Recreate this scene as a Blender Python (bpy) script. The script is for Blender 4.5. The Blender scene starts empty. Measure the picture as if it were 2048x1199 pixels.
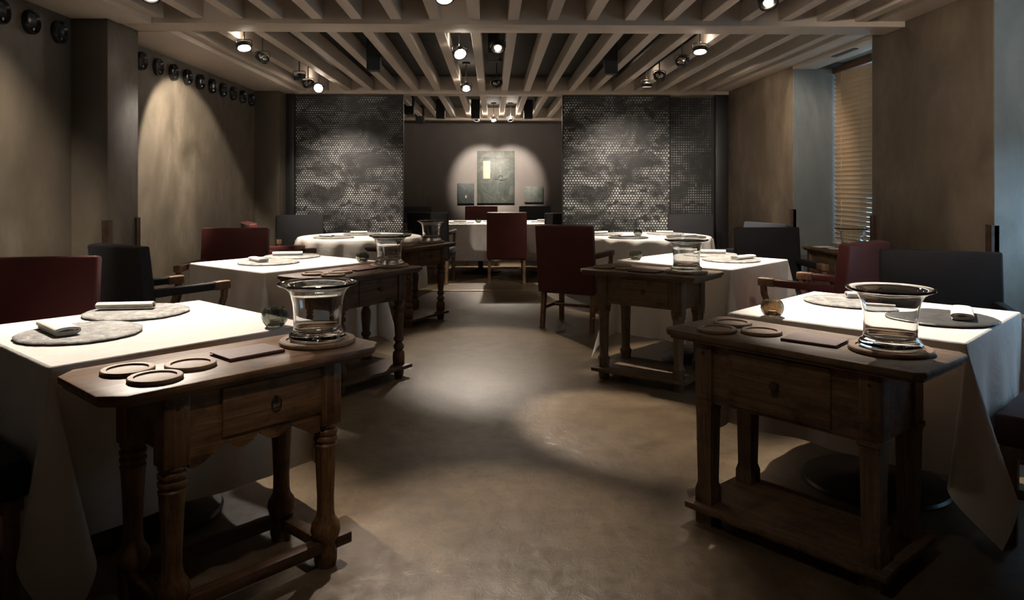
import bpy, bmesh, math, random
from mathutils import Vector, Matrix, noise
PI = math.pi
R = math.radians
rnd = random.Random(7)
S = bpy.context.scene
C = S.collection

# ------------------------------------------------------------------ camera
cd = bpy.data.cameras.new('camera')
cam = bpy.data.objects.new('camera', cd); C.objects.link(cam)
cam.location = (0, 0, 1.33)
cam.rotation_euler = (PI/2, 0, -R(1.47))
cd.sensor_width = 36
cd.lens = 1480/2048*36
cd.shift_y = -(599.5-370)/2048
cd.clip_start = 0.05
S.camera = cam
# ------------------------------------------------------------------ view
S.view_settings.view_transform = 'Standard'
S.view_settings.look = 'None'
S.view_settings.exposure = 0.65
S.view_settings.gamma = 1.0
S.view_settings.use_curve_mapping = False
# ------------------------------------------------------------------ world: overcast daylight outside the windows
w = bpy.data.worlds.new('world'); S.world = w; w.use_nodes = True
bg = w.node_tree.nodes['Background']
bg.inputs[0].default_value = (0.50, 0.76, 1.0, 1)
bg.inputs[1].default_value = 2.6

def spot(name, loc, target, energy, cone, blend, color=(1, .865, .73), size=.035, parent=None):
    l = bpy.data.lights.new(name, 'SPOT'); l.energy = energy; l.spot_size = R(cone); l.spot_blend = blend
    l.color = color; l.shadow_soft_size = size
    o = bpy.data.objects.new(name, l); C.objects.link(o)
    o.location = loc
    o.rotation_euler = (Vector(target)-Vector(loc)).to_track_quat('-Z', 'Y').to_euler()
    return o

# unseen spots added for ambient bounce and to brighten walls and service tables
HIDDEN = [((-1.3, -.9, 2.4), (-1.3, -1.2, 0), 65, 120), ((1.3, -.9, 2.4), (1.3, -1.2, 0), 65, 120),
          ((-.29, 1.3, 2.44), (-.62, 2.45, .50), 20, 28), ((-2.05, 3.55, 2.44), (-2.9, 4.15, 1.50), 190, 64),
          ((.02, 1.3, 2.44), (.95, 2.75, .30), 9, 34), ((1.68, 2.9, 2.44), (3.0, 4.9, 1.6), 85, 74)]
for a_, b_, e_, c_ in HIDDEN: spot('added_spot', a_, b_, e_, c_, .8)
def portal(loc, rot, sx, sy):
    l = bpy.data.lights.new('window_portal', 'AREA'); l.shape = 'RECTANGLE'; l.size = sx; l.size_y = sy
    l.cycles.is_portal = True
    o = bpy.data.objects.new('window_portal', l); C.objects.link(o); o.location = loc; o.rotation_euler = rot
portal((3.62, 6.9, 1.6), (0, PI/2, 0), 1.9, 1.6)
portal((3.62, 3.6, 1.6), (0, PI/2, 0), 1.9, 1.5)

# (lamp x, y, z, target, energy, cone, blend, glow)   one entry per ceiling lamp
LAMPS = [
 # left column
 (-2.02, 4.42, 2.46, (-1.62, 3.10, .76), 330, 50, .7, 14, 'ceiling lamp cut by the top edge of the picture, left above the front tables'),
 (-1.99, 5.97, 2.44, (-1.62, 5.40, .76), 300, 48, .6, 30, 'bright round lamp, front one of the left middle cluster'),
 (-1.97, 6.38, 2.42, (-2.90, 6.95, 1.45), 190, 76, .2, 3, 'round lamp tilted sideways behind the brightest left lamp'),
 (-1.98, 7.62, 2.44, (-1.55, 8.25, .76), 190, 50, .6, 3, 'front one of three lamps in the left rear cluster'),
 (-1.98, 7.98, 2.42, (-1.80, 9.42, .95), 170, 66, 1, 3, 'middle one of three lamps in the left rear cluster'),
 (-1.95, 8.34, 2.42, (-2.1, 5.2, 1.0), 40, 44, .6, 30, 'bright rear lamp of the left rear cluster'),
 # centre
 (-0.29, 4.42, 2.46, (.02, 2.75, 0), 165, 33, .8, 30, 'ceiling lamp cut by the top edge of the picture, above the aisle'),
 (-0.28, 6.22, 2.44, (.70, 4.15, 0), 420, 22, .6, 40, 'dazzling lamp in the centre of the slatted ceiling'),
 (0.04, 6.08, 2.46, (-.12, 4.2, 0), 12, 60, .8, 3, 'round lamp right of the dazzling central lamp'),
 (-0.30, 8.28, 2.42, (-.05, 6.0, 0), 230, 34, .6, 12, 'hanging lamp with open ring near the rear beam, left of the pair'),
 (0.04, 8.08, 2.44, (.5, 9.8, .5), 8, 60, .7, 3, 'tilted lamp near the rear beam, right of the pair'),
 # right column
 (1.68, 4.48, 2.45, (1.82, 3.30, .76), 320, 48, .7, 3, 'dark ring lamp cut by the top edge of the picture on the right'),
 (1.70, 6.04, 2.44, (1.68, 5.58, .76), 300, 48, .6, 40, 'dazzling lamp of the right middle cluster'),
 (1.66, 6.46, 2.42, (3.0, 8.0, 1.35), 95, 72, .5, 3, 'dark ring lamp below the dazzling right lamp'),
 (1.69, 7.48, 2.44, (1.75, 9.42, .95), 170, 66, 1, 3, 'dark ring lamp of the right rear cluster'),
 (1.69, 8.10, 2.43, (1.72, 8.2, .76), 190, 56, .6, 40, 'dazzling lamp of the right rear cluster'),
 # back room
 (-0.27, 12.30, 2.42, (-.20, 13.8, 1.46), 230, 44, .7, 20, 'left of the three small lamps in the back room'),
 (0.01, 12.30, 2.42, (.30, 11.5, .76), 300, 78, .6, 20, 'middle one of the three small lamps in the back room'),
 (0.29, 12.30, 2.42, (.34, 13.8, 1.46), 230, 44, .7, 20, 'right one of the three small lamps in the back room'),
]

# ================================================================== helpers
def link(o, parent=None):
    C.objects.link(o)
    if parent: o.parent = parent
    return o
def empty(name, label, cat, loc=(0, 0, 0), rz=0, group=None):
    o = bpy.data.objects.new(name, None); C.objects.link(o)
    o.empty_display_size = .1
    o.location = loc; o.rotation_euler = (0, 0, rz)
    if label: o['label'] = label
    if cat: o['category'] = cat
    if group: o['group'] = group
    return o
def tag(o, label, cat, group=None, kind=None):
    o['label'] = label; o['category'] = cat
    if group: o['group'] = group
    if kind: o['kind'] = kind
    return o
MESH = {}
def finish(bm, name, mat, smooth=35):
    me = bpy.data.meshes.new(name)
    bmesh.ops.recalc_face_normals(bm, faces=bm.faces)
    bm.to_mesh(me); bm.free()
    if mat: me.materials.append(mat)
    if smooth:
        me.polygons.foreach_set('use_smooth', [True]*len(me.polygons))
        me.set_sharp_from_angle(angle=R(smooth))
    return me
def obj(name, bm, mat, parent=None, smooth=35, loc=None, rot=None):
    me = finish(bm, name, mat, smooth) if isinstance(bm, bmesh.types.BMesh) else bm
    o = bpy.data.objects.new(name, me)
    link(o, parent)
    if loc: o.location = loc
    if rot: o.rotation_euler = rot
    return o
def cached(key, fn, name, mat, smooth=35):
    if key not in MESH: MESH[key] = finish(fn(), name, mat, smooth)
    return MESH[key]
def box(bm, x0, x1, y0, y1, z0, z1, bev=0, seg=2, M=None):
    t = bmesh.new()
    bmesh.ops.create_cube(t, size=1)
    for v in t.verts:
        v.co = Vector((x0+(v.co.x+.5)*(x1-x0), y0+(v.co.y+.5)*(y1-y0), z0+(v.co.z+.5)*(z1-z0)))
    if bev: bmesh.ops.bevel(t, geom=t.edges[:], offset=bev, segments=seg, profile=.5, affect='EDGES')
    if M: bmesh.ops.transform(t, matrix=M, verts=t.verts)
    merge(bm, t)
def merge(bm, t):
    me = bpy.data.meshes.new('tmp'); t.to_mesh(me); t.free()
    bm.from_mesh(me); bpy.data.meshes.remove(me)
def bx(*a, **k):
    bm = bmesh.new(); box(bm, *a, **k); return bm
def lathe(bm, prof, n=32, cx=0, cy=0, close=False, M=None, rfun=None):
    rings = []
    t = bmesh.new()
    for r, z in prof:
        if r < 1e-5: rings.append([t.verts.new((cx, cy, z))])
        else:
            rings.append([t.verts.new((cx+(r*(rfun(2*PI*i/n, z) if rfun else 1))*math.cos(2*PI*i/n),
                                       cy+(r*(rfun(2*PI*i/n, z) if rfun else 1))*math.sin(2*PI*i/n), z)) for i in range(n)])
    m = len(rings)
    for k in range(m if close else m-1):
        a, b = rings[k], rings[(k+1) % m]
        if len(a) == 1 and len(b) == 1: continue
        for i in range(n):
            j = (i+1) % n
            if len(a) == 1: t.faces.new((a[0], b[j], b[i]))
            elif len(b) == 1: t.faces.new((a[i], a[j], b[0]))
            else: t.faces.new((a[i], a[j], b[j], b[i]))
    if M: bmesh.ops.transform(t, matrix=M, verts=t.verts)
    merge(bm, t)
def lat(prof, **k):
    bm = bmesh.new(); lathe(bm, prof, **k); return bm
def prism(bm, pts, axis, a, b, bev=0):
    """pts: 2D outline; axis 'y': pts are (x,z) extruded y a..b ; 'z': (x,y) ; 'x': (y,z)"""
    t = bmesh.new()
    f = {'y': lambda p, q: (p[0], q, p[1]), 'z': lambda p, q: (p[0], p[1], q), 'x': lambda p, q: (q, p[0], p[1])}[axis]
    va = [t.verts.new(f(p, a)) for p in pts]; vb = [t.verts.new(f(p, b)) for p in pts]
    t.faces.new(va); t.faces.new(vb[::-1])
    n = len(pts)
    for i in range(n): t.faces.new((va[i], vb[i], vb[(i+1) % n], va[(i+1) % n]))
    bmesh.ops.recalc_face_normals(t, faces=t.faces)
    if bev:
        e = [x for x in t.edges if x.calc_face_angle(0) > .6]
        bmesh.ops.bevel(t, geom=e, offset=bev, segments=2, profile=.5, affect='EDGES')
    merge(bm, t)
def tube(bm, pts, r, n=8, caps=True):
    pts = [Vector(p) for p in pts]
    rings = []
    t = bmesh.new()
    for i, p in enumerate(pts):
        d = (pts[min(i+1, len(pts)-1)]-pts[max(i-1, 0)]).normalized()
        q = d.to_track_quat('Z', 'Y').to_matrix()
        rr = r[i] if isinstance(r, (list, tuple)) else r
        rings.append([t.verts.new(p+q @ Vector((rr*math.cos(2*PI*k/n), rr*math.sin(2*PI*k/n), 0))) for k in range(n)])
    for a, b in zip(rings, rings[1:]):
        for k in range(n): t.faces.new((a[k], a[(k+1) % n], b[(k+1) % n], b[k]))
    if caps: t.faces.new(rings[0]); t.faces.new(rings[-1])
    merge(bm, t)
def torus(bm, Rr, r, M, n=24, m=8):
    prof = [(Rr+r*math.cos(2*PI*k/m), r*math.sin(2*PI*k/m)) for k in range(m)]
    lathe(bm, prof, n=n, close=True, M=M)

# ================================================================== materials
class NT:
    def __init__(s, name):
        s.m = bpy.data.materials.new(name); s.m.use_nodes = True
        s.t = s.m.node_tree; s.b = s.t.nodes['Principled BSDF']
    def n(s, ty, **k):
        x = s.t.nodes.new(ty)
        for a, v in k.items():
            if a.startswith('i_'):
                key = a[2:].replace('_', ' ')
                x.inputs[int(key) if key.isdigit() else key].default_value = v
            else: setattr(x, a, v)
        return x
    def l(s, a, b): s.t.links.new(a, b)
    def ramp(s, fac, stops):
        r = s.n('ShaderNodeValToRGB'); e = r.color_ramp.elements
        while len(e) < len(stops): e.new(.5)
        for i, (p, c) in enumerate(stops):
            e[i].position = p; e[i].color = (*c, 1) if len(c) == 3 else c
        s.l(fac, r.inputs[0]); return r.outputs[0]
    def noise(s, scale=(1, 1, 1), sc=5, detail=6, rough=.6, dist=0, space='Object', out=0):
        c = s.n('ShaderNodeTexCoord'); mp = s.n('ShaderNodeMapping'); mp.inputs['Scale'].default_value = scale
        s.l(c.outputs[space], mp.inputs[0])
        x = s.n('ShaderNodeTexNoise'); x.inputs['Scale'].default_value = sc; x.inputs['Detail'].default_value = detail
        x.inputs['Roughness'].default_value = rough; x.inputs['Distortion'].default_value = dist
        s.l(mp.outputs[0], x.inputs[0]); return x.outputs[out]
    def mix(s, fac, a, b, mode='MIX'):
        x = s.n('ShaderNodeMix', data_type='RGBA', blend_type=mode)
        if isinstance(fac, (int, float)): x.inputs[0].default_value = fac
        else: s.l(fac, x.inputs[0])
        for i, v in ((6, a), (7, b)):
            if isinstance(v, tuple): x.inputs[i].default_value = (*v, 1) if len(v) == 3 else v
            else: s.l(v, x.inputs[i])
        return x.outputs[2]
    def bump(s, h, strength=.2, dist=.01):
        x = s.n('ShaderNodeBump'); x.inputs['Strength'].default_value = strength; x.inputs['Distance'].default_value = dist
        s.l(h, x.inputs['Height']); s.l(x.outputs[0], s.b.inputs['Normal'])
    def base(s, v):
        if isinstance(v, tuple): s.b.inputs['Base Color'].default_value = (*v, 1)
        else: s.l(v, s.b.inputs['Base Color'])
    def rough(s, v):
        if isinstance(v, (int, float)): s.b.inputs['Roughness'].default_value = v
        else: s.l(v, s.b.inputs['Roughness'])
def simple(name, col, rough=.5, metal=0, bump=None, var=None):
    m = NT(name)
    if var: m.base(m.mix(m.ramp(m.noise(sc=var[0]), [(.3, (0, 0, 0)), (.7, (1, 1, 1))]), col, var[1]))
    else: m.base(col)
    m.rough(rough); m.b.inputs['Metallic'].default_value = metal
    if bump: m.bump(m.noise(sc=bump[0]), bump[1], bump[2])
    return m.m
def wood(name, dark, mid, light, axis=0, rough=.45, worn=.3):
    m = NT(name)
    s = [26, 26, 26]; s[axis] = 1.6
    g = m.noise(tuple(s), 1.6, 8, .65, 1.2)
    big = m.noise((1, 1, 1), 4, 4, .5)
    c = m.ramp(g, [(.28, dark), (.5, mid), (.72, light)])
    c = m.mix(m.ramp(big, [(.45, (0, 0, 0)), (.75, (worn, worn, worn))]), c, light)
    st = m.ramp(m.noise((1, 1, 1), 9, 6, .7), [(.3, (.35, .35, .35)), (.5, (1, 1, 1))])
    c = m.mix(1.0, c, st, 'MULTIPLY')
    m.base(c); m.b.inputs['Specular IOR Level'].default_value = .32
    m.rough(m.ramp(big, [(.3, (max(.34, rough-.1),)*3), (.7, (rough+.15,)*3)]))
    m.bump(g, .35, .004)
    return m.m
def plaster(name, a, b, c):
    m = NT(name)
    s = m.noise((1, 1, .6), 1.7, 6, .58, 1.2)
    big = m.noise((1, 1, .8), .8, 3, .5, .6)
    f = m.noise((1, 1, .6), 9, 8, .7, .6)
    col = m.ramp(s, [(.30, a), (.5, b), (.70, c)])
    col = m.mix(m.ramp(f, [(.35, (0, 0, 0)), (.75, (.3, .3, .3))]), col, a)
    col = m.mix(m.ramp(big, [(.40, (.7,)*3), (.6, (0, 0, 0))]), col, a)
    m.base(col); m.rough(m.ramp(f, [(.3, (.42,)*3), (.7, (.6,)*3)])); m.bump(f, .2, .006)
    return m.m
M_plaster = plaster('brown_plaster', (.052, .042, .029), (.100, .082, .058), (.160, .133, .098))
M_plaster_r = plaster('umber_plaster', (.050, .036, .022), (.096, .071, .047), (.145, .110, .075))
M_reveal = plaster('daylit_grey_plaster', (.085, .095, .092), (.12, .135, .13), (.17, .185, .18))  # cool daylight of the niches is put into this grey
M_dark = plaster('charcoal_plaster', (.12, .105, .098), (.14, .125, .115), (.165, .148, .135))
M_taupe = simple('taupe_paint', (.46, .39, .32), .55, bump=(40, .08, .003), var=(3, (.42, .355, .29)))
M_ceil = simple('dark_grey_ceiling', (.060, .057, .050), .8, var=(4, (.045, .043, .040)))
M_black = simple('black_metal', (.012, .012, .012), .4)
M_blackm = simple('matte_black_box', (.010, .011, .012), .6)
M_steel = simple('brushed_steel', (.42, .40, .38), .3, 1)
M_cup = simple('black_glaze', (.012, .014, .016), .22, bump=(30, .3, .004))
def floor_mat():
    m = NT('polished_concrete')
    a = m.noise((1, 1, 1), .9, 8, .62, .5, 'Object')
    b = m.noise((1, 1, 1), 7, 9, .6, 0)
    c = m.ramp(a, [(.28, (.078, .051, .028)), (.5, (.118, .081, .046)), (.72, (.175, .125, .074))])
    c = m.mix(m.ramp(b, [(.38, (0, 0, 0)), (.66, (.6,)*3)]), c, (.21, .155, .095))
    c = m.mix(m.ramp(m.noise((1, 1, 1), 24, 8, .75, .5), [(.36, (.5,)*3), (.5, (0, 0, 0))]), c, (.06, .042, .026))
    m.base(c)
    m.rough(.34)
    m.b.inputs['Specular IOR Level'].default_value = .5
    d = m.noise((1, .8, 1), 14, 10, .75, .8)
    m.bump(d, .45, .006)
    return m.m
M_floor = floor_mat()
def cloth_mat():
    m = NT('white_linen')
    n = m.noise((1, 1, 1), 5, 5, .5, .8)
    m.base(m.mix(m.ramp(n, [(.3, (0, 0, 0)), (.7, (1, 1, 1))]), (.70, .66, .61), (.78, .745, .70)))
    m.rough(.85)
    m.b.inputs['Sheen Weight'].default_value = .15
    cr = m.noise((1, 1, 1), 7, 3, .5, 1.6)
    m.bump(cr, .35, .012)
    return m.m
M_cloth = cloth_mat()
M_napkin = simple('cream_napkin', (.80, .765, .70), .8, bump=(25, .2, .003))
def fabric(name, a, b, sheen=.3, rough=.7):
    m = NT(name)
    n = m.noise((1, 1, 1), 90, 3, .6); big = m.noise(sc=3)
    m.base(m.mix(m.ramp(big, [(.3, (0, 0, 0)), (.7, (1, 1, 1))]), a, b)); m.rough(rough)
    m.b.inputs['Sheen Weight'].default_value = sheen*.2; m.b.inputs['Specular IOR Level'].default_value = .22
    m.bump(n, .3, .002); return m.m
M_red = fabric('burgundy_upholstery', (.068, .017, .016), (.090, .024, .022), .2, .5)
M_char = fabric('charcoal_upholstery', (.014, .0135, .015), (.022, .021, .024), .1)
M_bluelit = fabric('blue_lit_grey_upholstery', (.075, .085, .10), (.09, .10, .12), .3)  # grey fabric with the window's blue light tinted into its colour
M_armwood = wood('chair_wood', (.10, .055, .03), (.20, .115, .065), (.30, .18, .11), 2, .42)
M_darkwood = wood('dark_corner_wood', (.025, .013, .008), (.05, .028, .016), (.075, .042, .024), 2, .5)
def woods(nm, d, m_, l, r=.42, worn=.3): return [wood(nm+'_wood_'+'xyz'[k], d, m_, l, k, r, worn) for k in (0, 2)]
W_amber = woods('amber', (.050, .024, .010), (.140, .068, .027), (.27, .145, .065), .36, .35)
W_grey = woods('greyed', (.062, .035, .018), (.138, .081, .043), (.22, .14, .08), .55, .35)
W_brown = woods('brown', (.050, .031, .018), (.105, .068, .040), (.165, .112, .07), .48, .3)
W_dark = woods('dark', (.034, .016, .008), (.085, .042, .021), (.15, .08, .042), .42, .2)
M_coaster = wood('pale_coaster', (.17, .10, .055), (.26, .162, .095), (.32, .205, .125), 0, .55, .2)
M_leather = simple('burgundy_leather', (.11, .036, .026), .62, bump=(60, .4, .003), var=(12, (.08, .026, .019)))
def slate_mat():
    m = NT('grey_slate')
    n = m.noise((1, 1, 1), 18, 10, .75, 1.0); s = m.noise((1, 1, 1), 60, 6, .7)
    c = m.ramp(n, [(.32, (.05, .05, .047)), (.5, (.22, .218, .205)), (.68, (.50, .49, .46))])
    m.base(c); m.rough(.55); m.bump(n, .9, .008); return m.m
M_slate = slate_mat()
M_slated = simple('black_slate', (.030, .031, .032), .45, bump=(22, .7, .006), var=(16, (.085, .085, .083)))
def glass(name, col, rough=0.0, ior=1.47):
    m = NT(name); m.base(col); m.rough(rough); m.b.inputs['Transmission Weight'].default_value = 1; m.b.inputs['IOR'].default_value = ior
    return m.m
M_glass = glass('clear_glass', (.97, .985, .98))
M_smoke = glass('smoked_glass', (.36, .38, .34), .06)
M_bronzeg = glass('bronze_glass', (.34, .27, .18), .12)
M_pane = glass('window_glass', (.9, .96, .98), 0, 1.0)
M_wax = simple('white_wax', (.75, .72, .66), .5)
M_slatwood = NT('blind_slat_wood')
_n = M_slatwood.noise((20, 1.5, 20), 3)
M_slatwood.base(M_slatwood.mix(_n, (.30, .19, .10), (.44, .30, .18))); M_slatwood.rough(.38); M_slatwood = M_slatwood.m
M_cord = simple('cord_tape', (.35, .28, .2), .8)
M_railw = wood('head_rail_wood', (.06, .022, .012), (.11, .045, .022), (.15, .07, .035), 1, .5)
def glow(name, col, st):
    m = NT(name); m.base((.8, .8, .8)); m.b.inputs['Emission Color'].default_value = (*col, 1); m.b.inputs['Emission Strength'].default_value = st
    return m.m
M_glow = {k: glow('lamp_face_%d' % k, (1, .86, .70), k if k > 5 else .9) for k in (3, 12, 14, 20, 30, 40)}
M_chrome = simple('lamp_chrome', (.7, .68, .65), .15, 1)
M_paper = simple('white_paper', (.75, .75, .74), .7)

# ================================================================== the room
XL, XR = -2.9, 3.0
def struct(name, bm, mat, parent=None, smooth=30):
    o = obj(name, bm, mat, parent, smooth)
    if not parent: o['kind'] = 'structure'
    return o
floor_ = struct('floor', bx(-6, 6, -2.6, 14.2, -.1, 0), M_floor)
M_crack = simple('crack_filler', (.045, .034, .024), .35)
for pts in ([(-0.152, 3.643), (-0.138, 3.638), (-0.124, 3.641), (-0.116, 3.626), (-0.102, 3.63), (-0.084, 3.622), (-0.073, 3.616), (-0.062, 3.615), (-0.05, 3.6), (-0.039, 3.596), (-0.026, 3.6), (-0.01, 3.597), (0.001, 3.61), (0.02, 3.609), (0.033, 3.608), (0.048, 3.613), (0.054, 3.61), (0.062, 3.604), (0.074, 3.611), (0.077, 3.605), (0.087, 3.597)], [(-0.106, 3.375), (-0.098, 3.381), (-0.088, 3.384), (-0.078, 3.387), (-0.065, 3.387), (-0.054, 3.391), (-0.042, 3.388), (-0.033, 3.395), (-0.021, 3.383), (-0.01, 3.385), (-0.001, 3.387), (0.012, 3.393), (0.021, 3.409), (0.037, 3.408), (0.045, 3.421), (0.06, 3.439), (0.062, 3.428), (0.07, 3.433), (0.072, 3.429), (0.076, 3.422), (0.078, 3.416)], [(0.749, 5.26), (0.775, 5.242), (0.806, 5.25), (0.838, 5.234), (0.862, 5.206), (0.896, 5.196), (0.927, 5.164), (0.969, 5.15), (1.018, 5.153), (1.053, 5.138), (1.094, 5.124), (1.109, 5.101), (1.13, 5.083), (1.139, 5.056), (1.155, 5.045), (1.173, 5.019)]):
    bm = bmesh.new(); va = []
    for k, (x, y) in enumerate(pts):
        w_ = .0022*(1+.8*math.sin(k*1.9))
        va.append((bm.verts.new((x, y-w_, .0006)), bm.verts.new((x, y+w_, .0006))))
    for a_, b_ in zip(va, va[1:]): bm.faces.new((a_[0], b_[0], b_[1], a_[1]))
    obj('crack', bm, M_crack, floor_)
# left wall with a projecting pier
bm = bmesh.new()
box(bm, -3.2, XL, -2.5, 9.10, 0, 2.75)
struct('wall_left', bm, M_plaster)
bm = bmesh.new(); box(bm, XL, -2.65, 5.16, 5.60, 0, 2.50, .006); struct('trim_1', bm, M_plaster)
bm = bmesh.new(); box(bm, XL, -2.60, 9.08, 9.60, 0, 2.50, .006); struct('trim_2', bm, M_plaster)
# right wall : piers and window niches
bm = bmesh.new()
box(bm, XR, 3.75, 7.34, 9.75, 0, 2.75, .004)
struct('wall_right', bm, M_plaster_r)
bm = bmesh.new(); box(bm, XR, 3.75, 4.37, 5.78, 0, 2.75, .004); struct('wall_right_pier', bm, M_plaster_r)
bm = bmesh.new(); box(bm, XR, 3.75, -2.5, 2.75, 0, 2.75, .004); struct('wall_right_front', bm, M_plaster_r)
# reveals of the niches, cool window light mixed into their plaster colour
for y0, y1 in ((5.78, 7.34), (2.75, 4.37)):
    struct('wall_niche_reveal', bx(XR+.004, 3.70, y1-.012, y1-.002, 0, 2.6), M_reveal)
    struct('wall_niche_reveal', bx(XR+.004, 3.70, y0+.002, y0+.012, 0, 2.6), M_reveal)
    bm = bmesh.new(); box(bm, 3.52, 3.66, y0, y1, 0, .72); box(bm, 3.52, 3.66, y0, y1, 2.50, 2.75)
    struct('wall_under_window', bm, M_reveal)
struct('wall_rear', bx(-4, 5, -2.7, -2.5, 0, 2.75), M_plaster)
# windows
for k, (y0, y1) in enumerate(((5.79, 7.33), (2.76, 4.36))):
    e = bpy.data.objects.new('window_%d' % (k+1), None); C.objects.link(e); e['kind'] = 'structure'
    bm = bmesh.new()
    box(bm, 3.56, 3.62, y0, y0+.06, .72, 2.5, .004); box(bm, 3.56, 3.62, y1-.06, y1, .72, 2.5, .004)
    box(bm, 3.56, 3.62, y0+.06, y1-.06, .72, .78, .004); box(bm, 3.56, 3.62, y0+.06, y1-.06, 2.44, 2.5, .004)
    box(bm, 3.565, 3.615, (y0+y1)/2-.03, (y0+y1)/2+.03, .78, 2.44, .004)
    obj('window_frame', bm, M_railw, e)
    obj('pane', bx(3.588, 3.592, y0+.06, (y0+y1)/2-.03, .78, 2.44), M_pane, e)
    obj('pane', bx(3.588, 3.592, (y0+y1)/2+.03, y1-.06, .78, 2.44), M_pane, e)
    obj('window_sill', bx(3.44, 3.56, y0, y1, .70, .72, .003), M_railw, e)
# ceiling
ceil = struct('ceiling', bx(-3.2, 3.75, -2.6, 14.2, 2.70, 2.85), M_ceil)
ceil['kind'] = 'structure'
obj('beam', bx(-2.9, 3.0, 5.31, 5.60, 2.48, 2.70, .004), M_taupe, ceil)
obj('beam', bx(-2.9, 3.0, 9.34, 9.60, 2.48, 2.70, .004), M_taupe, ceil)
obj('beam', bx(-3.0, 3.6, 13.10, 13.30, 2.48, 2.70, .004), M_taupe, ceil)
obj('beam', bx(-2.9, 3.0, 1.0, 1.25, 2.48, 2.70, .004), M_taupe, ceil)
SX = [.146+.28*k for k in range(-10, 10)]
for (y0, y1) in ((1.25, 5.31), (5.60, 9.34), (9.60, 13.10)):
    me = cached(('cslat', y0), lambda: bx(-.04, .04, 0, y1-y0, 0, .13, .003, 1), 'slat', M_taupe)
    for x in SX:
        if x < -2.45: continue
        o = bpy.data.objects.new('slat', me); link(o, ceil); o.location = (x, y0, 2.515)
    # flat soffits along the walls
    obj('soffit', bx(-2.9, -2.42, y0, y1, 2.475, 2.70, .003), M_taupe, ceil)
    obj('soffit', bx(2.80, 3.0, y0, y1, 2.52, 2.70, .003), M_taupe, ceil)
obj('bulkhead', bx(3.0, 3.24, 5.78, 7.34, 2.49, 2.70, .003), M_taupe, ceil)
obj('bulkhead', bx(3.0, 3.24, 2.75, 4.37, 2.49, 2.70, .003), M_taupe, ceil)
obj('niche_soffit', bx(3.24, 3.52, 5.78, 7.34, 2.56, 2.70), M_taupe, ceil)
obj('niche_soffit', bx(3.24, 3.52, 2.75, 4.37, 2.56, 2.70), M_taupe, ceil)
vent = obj('vent_grille', bx(3.05, 3.10, 6.2, 6.6, 2.484, 2.4905), M_black, ceil)
# back room
struct('wall_back', bx(-3.4, 4.0, 13.80, 14.0, 0, 2.75), M_dark)
struct('wall_back_left', bx(-3.4, -3.2, 9.10, 13.8, 0, 2.75), M_dark)
struct('wall_back_right', bx(3.6, 3.75, 9.75, 13.8, 0, 2.75), M_dark)
struct('trim_3', bx(-2.6, 3.0, 9.28, 9.33, 0.0, .012, .003), simple('threshold_metal', (.32, .27, .21), .45, .6))
# dark jambs beside the screens
struct('trim_4', bx(-2.60, -2.50, 9.36, 9.46, 0, 2.48, .003), M_black)
struct('trim_5', bx(2.84, 3.0, 9.36, 9.46, 0, 2.48, .003), M_black)
# dark wooden corner guards
GUARDS = [(-2.655, 5.160, 'left pier'), (-2.655, 5.600, 'left pier'), (3.0, 5.78, 'right pier'), (3.0, 4.37, 'right pier'), (3.0, 7.34, 'far right pier')]
for n_, (x, y, s_) in enumerate(GUARDS):
    bm = bmesh.new(); sx = 1 if x < 0 else -1
    near = y in (5.160, 4.37, 7.34) and True
    if x < 0:
        yy = -1 if y == 5.160 else 1
    else:
        yy = 1 if y == 5.78 else -1
        yy = {5.78: 1, 4.37: -1, 7.34: -1}[y]
    d = .012
    yo = y
    # L-shaped strip wrapping the corner
    xw = x if x > 0 else -2.65
    box(bm, xw, xw+sx*d, min(yo+yy*d, yo-yy*.045), max(yo+yy*d, yo-yy*.045), 0, 1.09, .002, 1)
    box(bm, min(xw-sx*.035, xw), max(xw-sx*.035, xw), min(yo, yo+yy*d), max(yo, yo+yy*d), 0, 1.09, .002, 1)
    struct('trim_%d' % (6+n_), bm, M_darkwood)

# ---- black bowls in the left wall
ZB = 2.36
ys = [3.79, 4.10, 4.41, 4.70, 5.00] + [5.84+.3075*i for i in range(11)]
ys = [y for y in ys]
def bowl_bm():
    M = Matrix.Rotation(PI/2, 4, 'Y')
    return lat([(0, .004), (.035, .006), (.058, .016), (.067, .034), (.072, .036), (.076, .030), (.076, 0)], n=28, M=M)
def knob_bm():
    return lat([(0, .03), (.010, .026), (.013, .016), (.008, .004), (0, 0)], n=12, M=Matrix.Translation((0.006, 0, -.045)) @ Matrix.Rotation(PI/2, 4, 'Y'))
where = ['hidden beyond the left edge', 'next beyond the left edge', 'cut by the left edge of the picture', 'second from the left edge of the picture', 'third, just before the pier']
ords = ['nearest beyond the pier, half hidden by it', 'second beyond the pier', 'third beyond the pier', 'fourth beyond the pier', 'fifth beyond the pier', 'sixth beyond the pier', 'seventh beyond the pier', 'eighth beyond the pier', 'third from the far corner', 'second from the far corner', 'last before the far corner']
for i, y in enumerate(ys):
    if i < 2: continue
    lab = 'round black wall bowl high on left wall, ' + (where+ords)[i]
    t = empty('wall_bowl', lab, 'wall light', (XL, y, ZB-.012), 0, 'black bowls along the left wall')
    obj('bowl', cached('bowl', bowl_bm, 'bowl', M_cup), None, t)
    obj('chrome_knob', cached('bowlknob', knob_bm, 'chrome_knob', M_chrome), None, t)  # small chrome knob low inside the bowl

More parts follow.
